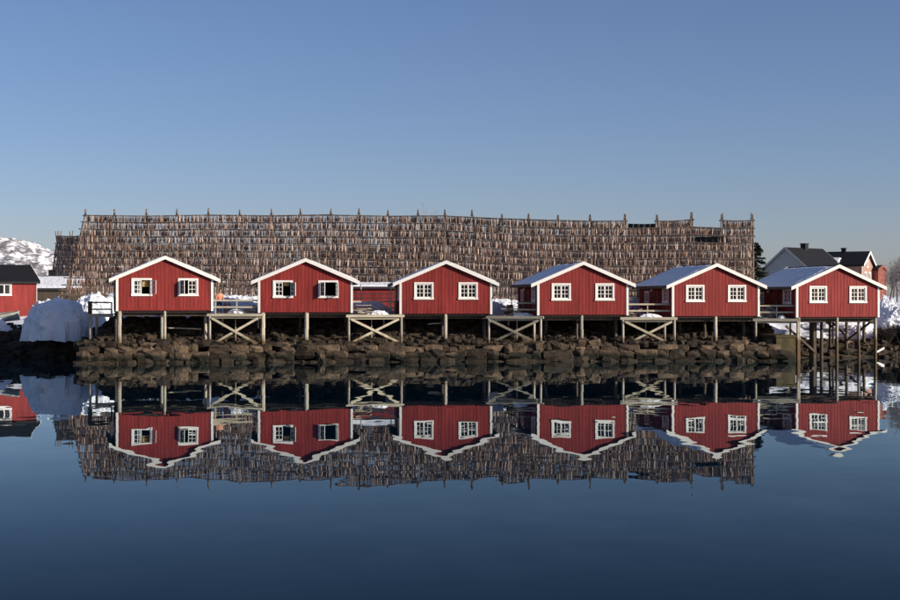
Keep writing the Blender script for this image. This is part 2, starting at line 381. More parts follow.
# algae-covered concrete corner at the right end of the quay
b = MB(); b.box(0, 1.5, 0, 5, -1, 1.75); b.box(-.06, 1.56, -.06, 5.06, 1.75, 1.95)
o = b.build('concrete_abutment', 'algae', None, (24.5, 112.6, 0)); tag(o, 'greenish algae covered concrete abutment left of the rightmost cabin', 'abutment')
o.rotation_euler.z = .12

# ------------------------------------------------------------------ cabins
W, HW, DEP, PITCH = 7.0, 2.36, 8.2, .425
def top(x): return HW + (W/2-abs(x))*PITCH
WX, WW, WH, WZ = 1.69, 1.22, 1.06, 1.19          # window centre, opening, sill height
def sash_mesh():
    b = MB(); w_, h_, t = .575, 1.0, .055
    b.box(0, w_, -.02, .02, 0, t); b.box(0, w_, -.02, .02, h_-t, h_); b.box(0, t, -.02, .02, t, h_-t); b.box(w_-t, w_, -.02, .02, t, h_-t)
    b.box(w_/2-.02, w_/2+.02, -.015, .015, t, h_-t)
    for k in (1, 2):
        z = t + (h_-2*t)*k/3
        b.box(t, w_/2-.02, -.015, .015, z-.018, z+.018); b.box(w_/2+.02, w_-t, -.015, .015, z-.018, z+.018)
    me = bpy.data.meshes.new('sash'); me.from_pydata(b.v, [], b.f); me.materials.append(M['white_paint'])
    p = MB(); p.box(t, w_-t, -.004, .004, t, h_-t)
    pm = bpy.data.meshes.new('pane'); pm.from_pydata(p.v, [], p.f); pm.materials.append(M['glass'])
    return me, pm
SASH, PANE = sash_mesh()
def casing_mesh(w_, h_, cw=.13):
    b = MB(); a = w_/2
    b.box(-a-cw, a+cw, -.06, .0, h_, h_+cw); b.box(-a-cw-.03, a+cw+.03, -.09, .0, -cw, 0)
    b.box(-a-cw, -a, -.058, .0, 0, h_); b.box(a, a+cw, -.058, .0, 0, h_)
    b.box(-a, -a+.03, -.0, .12, 0, h_); b.box(a-.03, a, 0, .12, 0, h_); b.box(-a, a, 0, .12, h_-.03, h_); b.box(-a, a, 0, .12, 0, .03)
    me = bpy.data.meshes.new('window'); me.from_pydata(b.v, [], b.f); me.materials.append(M['white_paint']); return me
CASING = casing_mesh(WW, WH)
def window(parent, x, y, z, openl=0, openr=0, rz=0, scale=1):
    o = link('window', CASING, parent, (x, y, z)); o.rotation_euler.z = rz; o.scale = (scale,)*3
    if openl == 0 and openr == 0:
        m = MB(); m.box(-.03, .03, -.03, .03, .03, WH-.03); m.build('mullion', 'white_paint', o, (0, .02, 0))
    for side, ang in ((-1, openl), (1, openr)):
        h = link('sash', SASH, o, (side*(WW/2-.03), .02 if not ang else -.05, .03))
        h.rotation_euler.z = (-ang if side < 0 else math.pi + ang)
        link('pane', PANE, o, h.location).rotation_euler = h.rotation_euler
    return o
def wall_strips(b, zbot, y0, y1, wins):
    """gable wall of vertical strips with window openings"""
    xsb = sorted({-W/2, 0.0, W/2, *[c-WW/2 for c in wins], *[c+WW/2 for c in wins]})
    for xa_, xb_ in zip(xsb, xsb[1:]):
        mid = (xa_+xb_)/2; win = any(abs(mid-c) < WW/2 for c in wins)
        if win:
            b.prism([(xa_, zbot), (xb_, zbot), (xb_, WZ), (xa_, WZ)], y0, y1)
            b.prism([(xa_, WZ+WH), (xb_, WZ+WH), (xb_, top(xb_)), (xa_, top(xa_))], y0, y1)
        else:
            b.prism([(xa_, zbot), (xb_, zbot), (xb_, top(xb_)), (xa_, top(xa_))], y0, y1)
def cabin(u, d, th, zb, label, opens, posts, wing=0):
    th = math.radians(th)
    root = empty('red_cabin', (gx(u, d), d, zb), th, label, 'cabin', 'red cabins on stilts')
    # walls
    b = MB(); wall_strips(b, 0, 0, .15, (-WX, WX)); b.build('front_wall', 'red_paint', root)
    b = MB(); b.prism([(-W/2, 0), (W/2, 0), (W/2, HW), (0, top(0)), (-W/2, HW)], DEP-.15, DEP); b.build('back_wall', 'red_paint', root)
    for s in (-1, 1):
        b = MB(); x0, x1 = sorted((s*W/2, s*(W/2-.15))); b.box(x0, x1, .152, DEP-.152, 0, HW-.06)
        sw = b.build('side_wall', 'red_paint', root)
        c = MB(); y = .35
        while y < DEP-.2:
            if not (s < 0 and (abs(y-1.5) < .82 or abs(y-3.6) < .62 or abs(y-6.1) < .7)):
                xx0, xx1 = sorted((s*W/2, s*(W/2+.022))); c.box(xx0, xx1, y-.03, y+.03, .02, HW-.2)
            y += .27
        c.build('cladding', 'red_paint', root)['kind'] = 'stuff'
    c = MB(); n = 26
    for i in range(1, n):
        x = -W/2 + W*i/n; j = random.uniform(-.008, .008)
        if any(abs(x-cx) < WW/2+.15 for cx in (-WX, WX)):
            c.box(x-.03, x+.03, -.013+j*.2, 0, -.04+j, WZ-.14); c.prism([(x-.03, WZ+WH+.14), (x+.03, WZ+WH+.14), (x+.03, top(x+.03)-.02), (x-.03, top(x-.03)-.02)], -.013, 0)
        else:
            c.prism([(x-.03, -.04+j), (x+.03, -.04+j), (x+.03, top(x+.03)-.02), (x-.03, top(x-.03)-.02)], -.013+j*.2, 0)
    c.build('cladding', 'red_paint', root)['kind'] = 'stuff'
    b = MB(); b.box(-W/2+.01, W/2-.01, .16, DEP-.01, -.16, -.003); b.build('floor', 'interior', root)
    b = MB(); b.box(-W/2+.16, W/2-.16, 3.2, 3.3, 0, HW); b.build('partition', 'interior', root)
    for s in (-1, 1):
        b = MB(); x0, x1 = sorted((s*(W/2-.13), s*(W/2+.02))); b.box(x0, x1, -.045, -.023, -.05, top(W/2-.13)-.03)
        x0, x1 = sorted((s*(W/2+.022), s*(W/2+.045))); b.box(x0, x1, -.045, .12, -.05, HW-.1)
        b.build('corner_board', 'white_paint', root)
    # roof: two slopes, bargeboards, ridge cap, snow
    OV, FO, TH = .52, .22, .14
    def rz_(x): return HW + .03 + (W/2-abs(x))*PITCH
    rf = None
    for s in (-1, 1):
        b = MB(); e = s*(W/2+OV)
        pts = [(0, rz_(0)), (e, rz_(e)), (e, rz_(e)+TH), (0, rz_(0)+TH)]
        if s > 0: b.prism(pts, -FO, DEP+FO)
        else: b.prism(pts[::-1], -FO, DEP+FO)
        r = b.build('roof_slope', 'roof_felt', root)
        b = MB(); e2 = s*(W/2+OV+.03); hb = .27; zt = TH+.03
        pts = [(0, rz_(0)+zt-hb), (e2, rz_(e2)+zt-hb), (e2, rz_(e2)+zt), (0, rz_(0)+zt)]
        if s < 0: pts = pts[::-1]
        b.prism(pts, -FO-.04, -FO-.002); b.build('bargeboard', 'white_paint', r)
        b = MB(); b.prism(pts, DEP+FO+.002, DEP+FO+.04); b.build('bargeboard', 'white_paint', r)
        # snow lying on the slope, ragged edges
        NU, NV = 30, 14; vs_ = []; rr = random.Random(int(u)*7+s)
        for j in range(NV+1):
            for i in range(NU+1):
                tv = j/NV; tu = i/NU
                edge = .10 + .32*max(0, 1-tv*2.5) + .1*nz(tv*5, u, s)
                y = lerp(-FO+edge+.04, DEP+FO-.06, tu)
                tt = lerp(.05+.05*nz(tu*6, u, s+3), .99, tv)
                x = s*(W/2+OV)*tt
                th_ = .09 + .025*nz(y*.9, x*.9, u)
                if i in (0, NU) or j in (0, NV): th_ = .004
                vs_.append((x, y, rz_(x)+TH+th_))
        g = MB(); q = NU+1
        fs_ = [(j*q+i, j*q+i+1, (j+1)*q+i+1, (j+1)*q+i) for j in range(NV) for i in range(NU)]
        if s > 0: fs_ = [f[::-1] for f in fs_]
        g.add(vs_, fs_); g.build('snow_cover', 'snow_lump', r, smooth=True)
        b = MB(); x0, x1 = sorted((e, e+s*.05)); b.box(x0, x1, -FO+.01, DEP+FO-.01, rz_(e)-.06, rz_(e)+TH-.02); b.build('eaves_board', 'dark_wood', r)
    # left-hand side: door, lamp and two windows
    dr = MB(); dr.box(-W/2-.05, -W/2-.001, 3.15, 4.05, .05, 2.05); dd = dr.build('door', 'old_red_paint', root)
    k = MB(); k.box(-W/2-.12, -W/2-.05, 3.25, 3.29, 1.0, 1.12); k.build('handle', 'metal', dd)
    k = MB(); k.box(-W/2-.07, -W/2, 3.02, 3.148, .0, 2.16); k.box(-W/2-.07, -W/2, 4.052, 4.18, .0, 2.16); k.box(-W/2-.07, -W/2, 3.148, 4.052, 2.052, 2.16); k.build('door_frame', 'dark_wood', root)
    l_ = MB()
    for i in range(8):
        for j in range(5):
            a0, a1 = i*math.pi/4, (i+1)*math.pi/4; b0, b1 = j*math.pi/5, (j+1)*math.pi/5
            P = lambda a, b_: (-W/2-.2+.11*math.sin(b_)*math.cos(a), 4.45+.11*math.sin(b_)*math.sin(a), 1.98-.11*math.cos(b_))
            l_.add([P(a0,b0), P(a1,b0), P(a1,b1), P(a0,b1)], [(0,1,2,3)])
    l_.tube((-W/2-.2, 4.45, 2.07), (-W/2, 4.45, 2.12), .03, .03, 6)
    l_.build('wall_lamp', 'lamp_glass', root, smooth=True)
    for yy, s in ((1.5, .95), (6.1, .72)):
        o = window(root, -W/2-.01, yy, WZ-.1, rz=-math.pi/2, scale=s)
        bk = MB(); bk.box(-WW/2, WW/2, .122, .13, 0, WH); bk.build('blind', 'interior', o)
    for (cx, (ol, orr)) in zip((-WX, WX), opens): window(root, cx, 0, WZ, math.radians(ol), math.radians(orr))
    # floor beams and posts
    for y in (.7, 4.0, 7.9):
        b = MB(); b.box(-W/2+.1, W/2-.1, y-.1, y+.1, -.42, -.162); b.build('floor_beam', 'dark_wood', root)
    rot = Matrix.Rotation(th, 3, 'Z')
    for (pu, off, r0, lo) in posts:            # photo column, distance behind the facade, radius, foot height (None = ground)
        dd_ = d + off
        for _ in range(3):
            wx = gx(pu, dd_); lx = (wx - root.location.x)
            loc = rot.transposed() @ Vector((wx-root.location.x, dd_-d, 0))
            dd_ += (off - loc.y)
        wx = gx(pu, dd_); g_ = (ground_z(wx, dd_)-.25 if lo is None else lo)
        loc = rot.transposed() @ Vector((wx-root.location.x, dd_-d, 0))
        b = MB(); h = -.165 if off > .3 else -.02
        b.tube((0, 0, g_-zb), (random.uniform(-.03, .03), 0, lerp(g_-zb, h, .6)), r0*1.02, r0, 9, True); b.tube((0, 0, lerp(g_-zb, h, .58)), (0, 0, h), r0*.98, r0*.98, 9, True)
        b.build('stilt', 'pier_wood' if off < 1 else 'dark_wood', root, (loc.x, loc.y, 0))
    return root

C = {}
C[1] = cabin(165, 110.9, 14, 3.81, 'red cabin farthest left, right casement of its left window open', [(0, 140), (62, 0)],
      [(119.3, .2, .17, 1.15), (116, 1.2, .13, None), (162, .9, .13, None), (164.6, .2, .12, 1.15), (205.5, .9, .12, None)])
C[2] = cabin(305.6, 112.4, 6.8, 3.67, 'second red cabin from the left, casements of both front windows open', [(0, 128), (58, 105)],
      [(263, .2, .17, None), (306.5, .2, .17, .6), (347, 3, .13, None), (300, 4, .12, None)])
C[3] = cabin(446, 114.1, 5, 3.55, 'third red cabin from the left, both front windows closed', [(0, 0), (0, 0)],
      [(445.5, .2, .14, None), (442.3, 1.6, .12, None), (484.5, 1.4, .14, None), (404, 3, .12, None)])
C[4] = cabin(583, 113.8, 7.9, 3.47, 'third red cabin from the right, its snowy left roof slope narrowly visible', [(0, 0), (0, 0)],
      [(581.5, .2, .13, None), (577, 1.2, .10, None), (615.5, 1.6, .14, None), (545, 3, .12, None)])
C[5] = cabin(716, 115.0, 10.8, 3.36, 'second red cabin from the right, long snowy left roof slope in shade', [(0, 0), (0, 0)],
      [(715.3, .2, .15, None), (704.6, 1.2, .11, None), (743.5, 1.4, .13, None), (680, 3, .12, None)])
C[6] = cabin(838, 115.8, 13.9, 3.28, 'red cabin farthest right, on long stilts standing in the water', [(0, 0), (0, 0)],
      [(798.6, .2, .13, -1), (836.8, .2, .13, -1), (858.6, .9, .12, None), (875.2, .2, .13, -1), (813, 2.4, .30, None), (821.5, 2.0, .13, None), (830, 5, .11, None), (833, 6, .10, None), (846.5, 4, .12, None), (864, 5.5, .12, None)])
for a, b_ in (((786, 326, 115), (816, 353, 116.5)), ((872, 321, 117.5), (846, 341, 119)), ((822, 318, 119), (836, 330, 120)), ((846, 336, 119), (832, 322, 119.5))):
    m = MB(); p0, p1 = px(*a), px(*b_); m.beam(p0, p1, .12, .16)
    o = m.build('brace', 'dark_wood', C[6]); o.matrix_parent_inverse = (Matrix.Translation(C[6].location) @ Matrix.Rotation(C[6].rotation_euler.z, 4, 'Z')).inverted()

# curtains inside the open windows
def curtain(ci, x0, x1, z0, z1, m, label):
    b = MB(); n = 12; vs_ = []
    for i in range(n+1):
        x = lerp(x0, x1, i/n); y = .22 + .03*math.sin(i*1.9)
        vs_ += [(x, y, z0), (x, y, z1)]
    b.add(vs_, [(2*i, 2*i+2, 2*i+3, 2*i+1) for i in range(n)])
    r = C[ci]; o = b.build('curtain', m, None, r.location); o.rotation_euler = r.rotation_euler
    tag(o, label, 'curtain', 'curtains in the open windows')
curtain(1, -1.62, -1.16, 1.75, 2.25, 'curtain', 'short yellow curtain in left window of the farthest left cabin')
curtain(1, -2.28, -1.72, 1.2, 2.25, 'pale_cloth', 'pale curtain beside the yellow one in the farthest left cabin')
curtain(2, -1.6, -1.2, 1.95, 2.25, 'curtain', 'short yellow curtain in left window of the second cabin')

# ------------------------------------------------------------------ decks between the cabins
def wpt(ci, lx, ly, z): # point in a cabin's own frame
    r = C[ci]; c, s = math.cos(r.rotation_euler.z), math.sin(r.rotation_euler.z)
    return Vector((r.location.x+lx*c-ly*s, r.location.y+lx*s+ly*c, z))
def deck(i, label, vtop, ul, ur, brace=True, rail=None, extra=()):
    a = wpt(i, W/2+.02, .0, 0); b_ = wpt(i+1, -W/2-.02, .0, 0)
    dl, dr_ = a.y-.12, b_.y-.12
    A = Vector((gx(ul, dl), dl, gz(vtop, dl))); B = Vector((gx(ur, dr_), dr_, gz(vtop, dr_)))
    L = (B-A).length; ang = math.atan2(B.y-A.y, B.x-A.x)
    z0 = (A.z+B.z)/2
    root = empty('deck', (A.x, A.y, z0), ang, label, 'deck', 'wooden decks between the cabins')
    bd = MB(); y = .16
    for k in range(34):
        bd.box(random.uniform(-.05, .02)+.35*min(1, k), L-.35*min(1, k)+random.uniform(-.02, .05), y, y+.145, -.055+random.uniform(-.004, .004), 0); y += .155
    bd.build('boards', 'deck_wood', root)['kind'] = 'stuff'
    m = MB(); m.box(-.12, L+.12, 0, .14, -.20, -.01); m.build('beam', 'deck_wood', root)
    m = MB(); m.box(.1, L-.1, .2, .34, -.36, -.062); m.build('beam', 'deck_wood', root)
    m = MB(); m.box(.4, L-.4, 4.8, 4.95, -.36, -.062); m.build('beam', 'dark_wood', root)
    zg = 1.2-z0
    rr = Matrix.Rotation(ang, 3, 'Z')
    def gnd(lx, ly):
        p = rr @ Vector((lx, ly, 0)) + root.location; return ground_z(p.x, p.y)-.2 - z0
    for lx, ly, wd in ((.09, .08, .17), *(((L-.11, .08, .18),) if i > 1 else ()), *extra, (.6, 4.6, .15), (L-.6, 4.6, .15)):
        m = MB(); t_ = -.203 if ly < .19 else -.37
        gg = gnd(lx, ly+.3) if ly < .19 else gnd(lx, ly)
        m.tube((lx, ly, gg), (lx, ly, t_), wd*.54, wd*.5, 8); m.build('post', 'pier_wood', root)
    if brace:
        zb_ = gnd(L/2, .6)+.28
        for k, (p, q, yy) in enumerate((((.25, -.34), (L-.35, zb_), -.04), ((L-.3, -.34), (.3, zb_), .05))):
            m = MB(); m.beam((p[0], yy, p[1]), (q[0], yy, q[1]), .07, .16, up=(0, 1, .01)) if False else m.beam((p[0], yy, p[1]), (q[0], yy, q[1]), .07, .17)
            m.build('brace', 'brace_wood', root)
        m = MB(); m.tube((L*.48, 1.2, gnd(L*.48, 1.2)), (L*.48, 1.2, -.06), .04, .04, 6); m.build('rod', 'brace_wood', root)
    if rail:
        x0, x1, yr, ups = rail
        for z in (.48, .98):
            m = MB(); m.beam((x0*L, yr, z), (x1*L, yr, z), .05, .12); m.build('rail', 'brace_wood', root)
        for t_ in ups:
            m = MB(); m.box(t_*L-.04, t_*L+.04, yr+.03, yr+.11, .0, 1.06); m.build('rail_post', 'brace_wood', root)
    return root, L
D = {}
D[1] = deck(1, 'wooden deck with crossed braces between first and second cabin from the left', 313.6, 208.5, 262, True, (.03, .97, .35, (.12, .52, .95)))
D[2] = deck(2, 'wooden deck with crossed braces between second and third cabin from the left', 314.6, 347.8, 403, True, (.03, .97, 2.2, (.1, .5, .95)))
D[3] = deck(3, 'wooden deck with crossed braces between the two middle cabins', 316.0, 487.5, 542, True, (.50, .96, .8, (.52, .95)), extra=((2.55, .9, .2),) if False else ((3.5, .6, .19),))
D[4] = deck(4, 'wooden deck with crossed braces between third and second cabin from the right', 317.2, 622, 676, True, (.1, .96, .7, (.5, .93)), extra=((3.35, .6, .19),))
D[5] = deck(5, 'unbraced wooden deck beside the rightmost cabin', 318.6, 754.5, 799, False, (.03, .97, .5, (.05, .5, .95)))

# small deck left of the first cabin, with dark railing
z0 = gz(314, 112)
r = empty('side_deck', (gx(87, 112), 112, z0), .06, 'small shaded deck with dark railing left of the farthest left cabin', 'deck')
m = MB()
for k in range(22): m.box(0, 1.95, k*.15, k*.15+.142, -.05, random.uniform(-.004, .004))
m.build('boards', 'deck_wood', r)['kind'] = 'stuff'
m = MB(); m.box(-.03, 1.95, -.06, -.003, -.24, -.01); m.build('beam', 'deck_wood', r)
for lx, ly in ((.22, .12), (.2, 3.0), (1.8, 3.0)):
    m = MB(); g_ = ground_z(r.location.x+lx, r.location.y+ly)-.2-z0; m.tube((lx, ly, min(g_, -1.9)), (lx, ly, -.052), .11, .1, 8); m.build('post', 'pier_wood', r)
for lx, wd in ((.05, .28), (1.75, .1)):
    m = MB(); m.box(lx, lx+wd, .05, .05+wd, .0, .95 if lx < 1 else .9); m.build('rail_post', 'dark_wood', r)
for z in (.35, .86): m = MB(); m.beam((.33, .1, z), (1.75, .1, z), .05, .11); m.build('rail', 'dark_wood', r)

# ------------------------------------------------------------------ fish racks
FISH_V = []; FISH_F = []
def fishmesh():
    b = MB(); rings = [(.03, .038, .012), (-.05, .020, .018), (-.2, .055, .03), (-.42, .078, .045), (-.60, .05, .035), (-.66, .02, .02)]
    vs_ = []
    for z, a, t in rings: vs_ += [(-a, 0, z), (0, -t, z), (a, 0, z), (0, t, z)]
    n = len(rings)
    fs_ = [(4*k+i, 4*k+4+i, 4*k+4+(i+1) % 4, 4*k+(i+1) % 4) for k in range(n-1) for i in range(4)]
    b.add(vs_, fs_ + [(0, 1, 2, 3), tuple(4*(n-1)+i for i in (3, 2, 1, 0))])
    return b
FM = fishmesh()
fme = bpy.data.meshes.new('stockfish'); fme.from_pydata(FM.v, [], FM.f); fme.materials.append(M['fish'])
SINGLE = []                      # (location, rotation, scale) of the fish that show largest
class Rack:
    pass
def rack(name, label, A, B, stations, rows, pitch, run, ztopA, ztopB, cut, back, fishlabel, tipx=.55):
    """tent-shaped rack: ridge from A to B (x, y), slanted poles at the stations (0..1), horizontal rails in rows on both slopes"""
    A = Vector((*A, 0)); B = Vector((*B, 0)); dv = B-A; L = dv.length; ang = math.atan2(dv.y, dv.x)
    root = empty(name, (A.x, A.y, ground_z(A.x, A.y)), ang, label, 'fish rack')
    gz0 = root.location.z
    rnd = random.Random(11)
    ux = dv/L; uy = Vector((-ux.y, ux.x, 0))
    def zt(s): return ztopA(s) if callable(ztopA) else lerp(ztopA, ztopB, s)
    for s in stations:
        x = s*L; zz = zt(s) - gz0 + cut(s)[2]
        for sg in (-1, 1):
            g = gz0 - .0
            lean = run*rows*1.0
            foot = (x + rnd.uniform(-.1, .1), sg*lean, -.5)
            tip = (x + sg*.07, -sg*tipx*.45, zz+tipx+rnd.uniform(-.08, .12))
            m = MB(); m.tube(foot, tip, .085, .06, 6); m.build('pole', 'rack_pole', root)
        m = MB(); m.tube((x+.1, .1, -.3), (x+.1, .05, zz+.1), .07, .06, 6); m.build('pole', 'rack_pole', root)
    fm = MB()
    spans = list(zip(stations, stations[1:]))
    for sg in (-1, 1):
        for k in range(rows):
            yk = sg*run*(k+.25)
            run_start = None
            segs = []
            for (s0, s1) in spans:
                mid = (s0+s1)/2; kt, gaps, _ = cut(mid)
                rail_on = k >= kt
                if rail_on and (segs and abs(segs[-1][1]-s0) < 1e-6 and len(segs[-1][2]) < 4): segs[-1][1] = s1; segs[-1][2].append((s0, s1))
                elif rail_on: segs.append([s0, s1, [(s0, s1)]])
            for s0, s1, bays in segs:
                za = zt(s0)-gz0-pitch*k; zb = zt(s1)-gz0-pitch*k
                m = MB(); mid = ((s0+s1)/2*L, yk, (za+zb)/2 - rnd.uniform(.02, .12))
                m.tube((s0*L-.25, yk, za+rnd.uniform(-.03,.03)), mid, .055, .05, 5); m.tube(mid, (s1*L+.25, yk, zb+rnd.uniform(-.03,.03)), .05, .05, 5)
                m.build('rail', 'rack_pole', root)
                for (t0, t1) in bays:
                    _, gaps, _ = cut((t0+t1)/2)
                    dens = back((t0+t1)/2, k) if sg > 0 else 1.0
                    if k in gaps and sg < 0: continue
                    x = t0*L+.08
                    cl = 1.0
                    while x < t1*L-.05:
                        cl = nz(x*.7, k*3.1+sg*9, 5)
                        x += rnd.uniform(.06, .118)
                        if rnd.random() > dens or (cl > .5 and rnd.random() < .35): continue
                        f_ = (x/L-s0)/(s1-s0); z = lerp(za, zb, f_) - .045 - .05*math.sin(math.pi*f_)
                        sx = rnd.uniform(.75, 1.3); sz = pitch/.70*rnd.uniform(.75, 1.2); a = rnd.gauss(0, .7); tl = rnd.uniform(-.1, .1)
                        yy = yk + rnd.choice((-.085, .07)); z += rnd.uniform(-.07, .05)
                        P = A + ux*x + uy*yy
                        u_ = 450 + P.x/P.y*F; v_ = 300 - (gz0+z-CH)/P.y*F
                        if name == 'fish_drying_rack' and sg < 0 and u_ > 632 and 1 <= k <= 7 and len(SINGLE) < 300 and v_ < 262:
                            SINGLE.append(((P.x, P.y, gz0+z), (tl, rnd.uniform(-.06, .06), a+ang), (sx, sx, sz))); continue
                        c, s_ = math.cos(a), math.sin(a)
                        fm.add([(x+(vx*c-vy*s_)*sx + tl*vz*.5, yy+(vx*s_+vy*c)*sx, z+vz*sz) for vx, vy, vz in FM.v], FM.f)
    o = fm.build('hanging_fish', 'fish', None, root.location); o.rotation_euler.z = ang
    tag(o, fishlabel, 'fish', kind='stuff')
    return root

PX = [85.5, 114.5, 146.5, 177, 208.5, 239.7, 271.5, 300.5, 331, 359, 388, 418, 445, 472, 502, 528.5, 558, 590, 625, 657, 691.5, 722, 752]
RA = (gx(85.5, 147.7), 147.7); RB = (gx(752, 131.8), 131.8)
def upos(u):
    a = Vector(RA); b = Vector(RB); lo, hi = 0, 1
    for _ in range(40):
        mid = (lo+hi)/2; p = a.lerp(b, mid)
        if 450+p.x/p.y*F < u: lo = mid
        else: hi = mid
    return (lo+hi)/2
ST = [upos(u) for u in PX]
def main_cut(s):
    p = Vector(RA).lerp(Vector(RB), s); u = 450+p.x/p.y*F
    if 626 < u < 656: return 1, (), .0
    if 692 < u < 721: return 1, (2,), .0
    if u > 500: return 0, (), .0
    return 0, (), .0
def main_back(s, k):
    p = Vector(RA).lerp(Vector(RB), s); u = 450+p.x/p.y*F
    if 120 < u < 400 and k < 4: return .12
    if 200 < u < 300 and k < 6: return .25
    if 620 < u < 730: return 1.0
    return 1.0 if k > 1 else .6
def zA(s):
    p = Vector(RA).lerp(Vector(RB), s); u = 450+p.x/p.y*F
    return gz(pl([(85, 215.3), (300, 214.8), (472, 216.0), (500, 220.2), (625, 221), (657, 221), (691, 219.5), (722, 220.5), (752, 220.5)], u), p.y)
zB = None
rack('fish_drying_rack', 'long tent-shaped wooden fish rack rising behind the red cabins', RA, RB, ST, 11, .69, .42, zA, zB, main_cut, main_back,
     'countless split dried fish hanging in rows on the long rack')
LA = (gx(57, 178), 178); LB = (gx(99, 170), 170)
rack('rear_fish_rack', 'lower fish rack showing at far left behind the long rack', LA, LB, [0, .06, .35, .66, 1], 9, .84, .13, gz(236, 178), gz(236, 170), lambda s: (0, (), 0), lambda s, k: .8,
     'dried fish hanging on the lower rack at far left')
for loc, rot_, scl in SINGLE:
    o = link('stockfish', fme, None, loc); o.rotation_euler = rot_; o.scale = scl
    tag(o, 'split dried fish hanging by its tail in upper rows at right end of long rack', 'fish', 'stockfish at the right end of the rack')

def gap_sheet(label, u0, u1, v0, v1, back):  # dark sheet added behind a rack gap so it looks dark, not sky
    pts = []; n_ = 18
    for i in range(n_+1):
        s_ = upos(lerp(u0, u1, i/n_)); p = Vector(RA).lerp(Vector(RB), s_); d = p.y + back + .06*math.sin(i*1.7)
        x = gx(lerp(u0, u1, i/n_), d); sag = .12*math.sin(math.pi*i/n_) + .06*nz(i*.9, u0)
        pts += [(x, d, gz(v1, d)-sag*.6), (x, d, gz(v0, d)-sag*.3)]
    b = MB(); b.add(pts, [(2*i, 2*i+2, 2*i+3, 2*i+1) for i in range(n_)])
    o = b.build('gap_sheet', 'dark_sheet', None); so_ = o.modifiers.new('thick', 'SOLIDIFY'); so_.thickness = .03
    c = Vector(pts[len(pts)//2]); o.location = c
    for v in o.data.vertices: v.co -= c
    tag(o, label, 'net', 'dark sheets added in the rack gaps')
mat('dark_sheet', (.035, .036, .04), .95, 9, .4, .3)
gap_sheet('dark sheet added across the low bay in top of the long rack', 628, 655.5, 223.5, 230, .9)
gap_sheet('dark sheet added to darken the empty tier near the right end of the long rack', 696, 724, 236.5, 244.5, .3)

# ------------------------------------------------------------------ background houses
def house(name, label, loc, rz, w_, dep, hw, pitch, wallm, roofm, trim='white_paint', ov=.35, chim=None, wins=(), swins=(), snow=None):
    root = empty(name, loc, rz, label, 'house')
    apex = hw + w_/2*pitch
    b = MB(); b.prism([(-w_/2, -1), (w_/2, -1), (w_/2, hw), (0, apex), (-w_/2, hw)], 0, dep); b.build('wall', wallm, root)
    for s in (-1, 1):
        e = s*(w_/2+ov); ez = apex-(w_/2+ov)*pitch
        pts = [(0, apex+.02), (e, ez+.02), (e, ez+.2), (0, apex+.2)]
        if s < 0: pts = pts[::-1]
        b = MB(); b.prism(pts, -ov, dep+ov); r = b.build('roof_slope', roofm, root)
        pts = [(0, apex-.05), (e*1.01, ez-.05), (e*1.01, ez+.23), (0, apex+.23)]
        if s < 0: pts = pts[::-1]
        for y0, y1 in ((-ov-.05, -ov-.003), (dep+ov+.003, dep+ov+.05)):
            b = MB(); b.prism(pts, y0, y1); b.build('bargeboard', trim, r)
        if snow and s in snow:
            t0, t1, y0, y1 = snow[s]
            b = MB(); n_ = 14; vs_ = []
            for j in range(n_+1):
                for i in range(n_+1):
                    t = lerp(t0, t1, j/n_); edge = i in (0, n_) or j in (0, n_)
                    y = lerp(y0, y1, i/n_) + (.25*nz(j*.6, loc[0]) if i in (0, n_) else 0)
                    x = e*t; vs_.append((x, y, apex-abs(x)*pitch+.2+(.005 if edge else .12+.03*nz(x, y))))
            fs_ = [(j*(n_+1)+i, j*(n_+1)+i+1, (j+1)*(n_+1)+i+1, (j+1)*(n_+1)+i) for j in range(n_) for i in range(n_)]
            if s > 0: fs_ = [f[::-1] for f in fs_]
            b.add(vs_, fs_); b.build('snow_cover', 'snow_lump', r, smooth=True)
        b = MB(); xx = s*(w_/2+.02)
        b.box(min(xx, xx-s*.14), max(xx, xx-s*.14), -.04, -.003, -1, hw-.05); b.build('corner_board', trim, root)
    if chim:
        cx, cy, cw, ch = chim; zc = apex-abs(cx)*pitch
        b = MB(); b.box(cx-cw/2, cx+cw/2, cy-cw/2, cy+cw/2, zc-.4, zc+ch); b.box(cx-cw/2-.06, cx+cw/2+.06, cy-cw/2-.06, cy+cw/2+.06, zc+ch, zc+ch+.1); b.build('chimney', 'dark_tile', root)
    for (x, z, sc_) in wins:
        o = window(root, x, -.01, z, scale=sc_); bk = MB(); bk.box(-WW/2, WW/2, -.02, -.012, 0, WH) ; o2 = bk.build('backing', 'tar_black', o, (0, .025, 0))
    for (sd, y, z, sc_) in swins:
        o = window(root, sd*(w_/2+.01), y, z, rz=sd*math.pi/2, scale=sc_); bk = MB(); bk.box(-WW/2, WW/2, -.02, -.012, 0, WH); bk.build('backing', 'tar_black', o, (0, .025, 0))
    return root
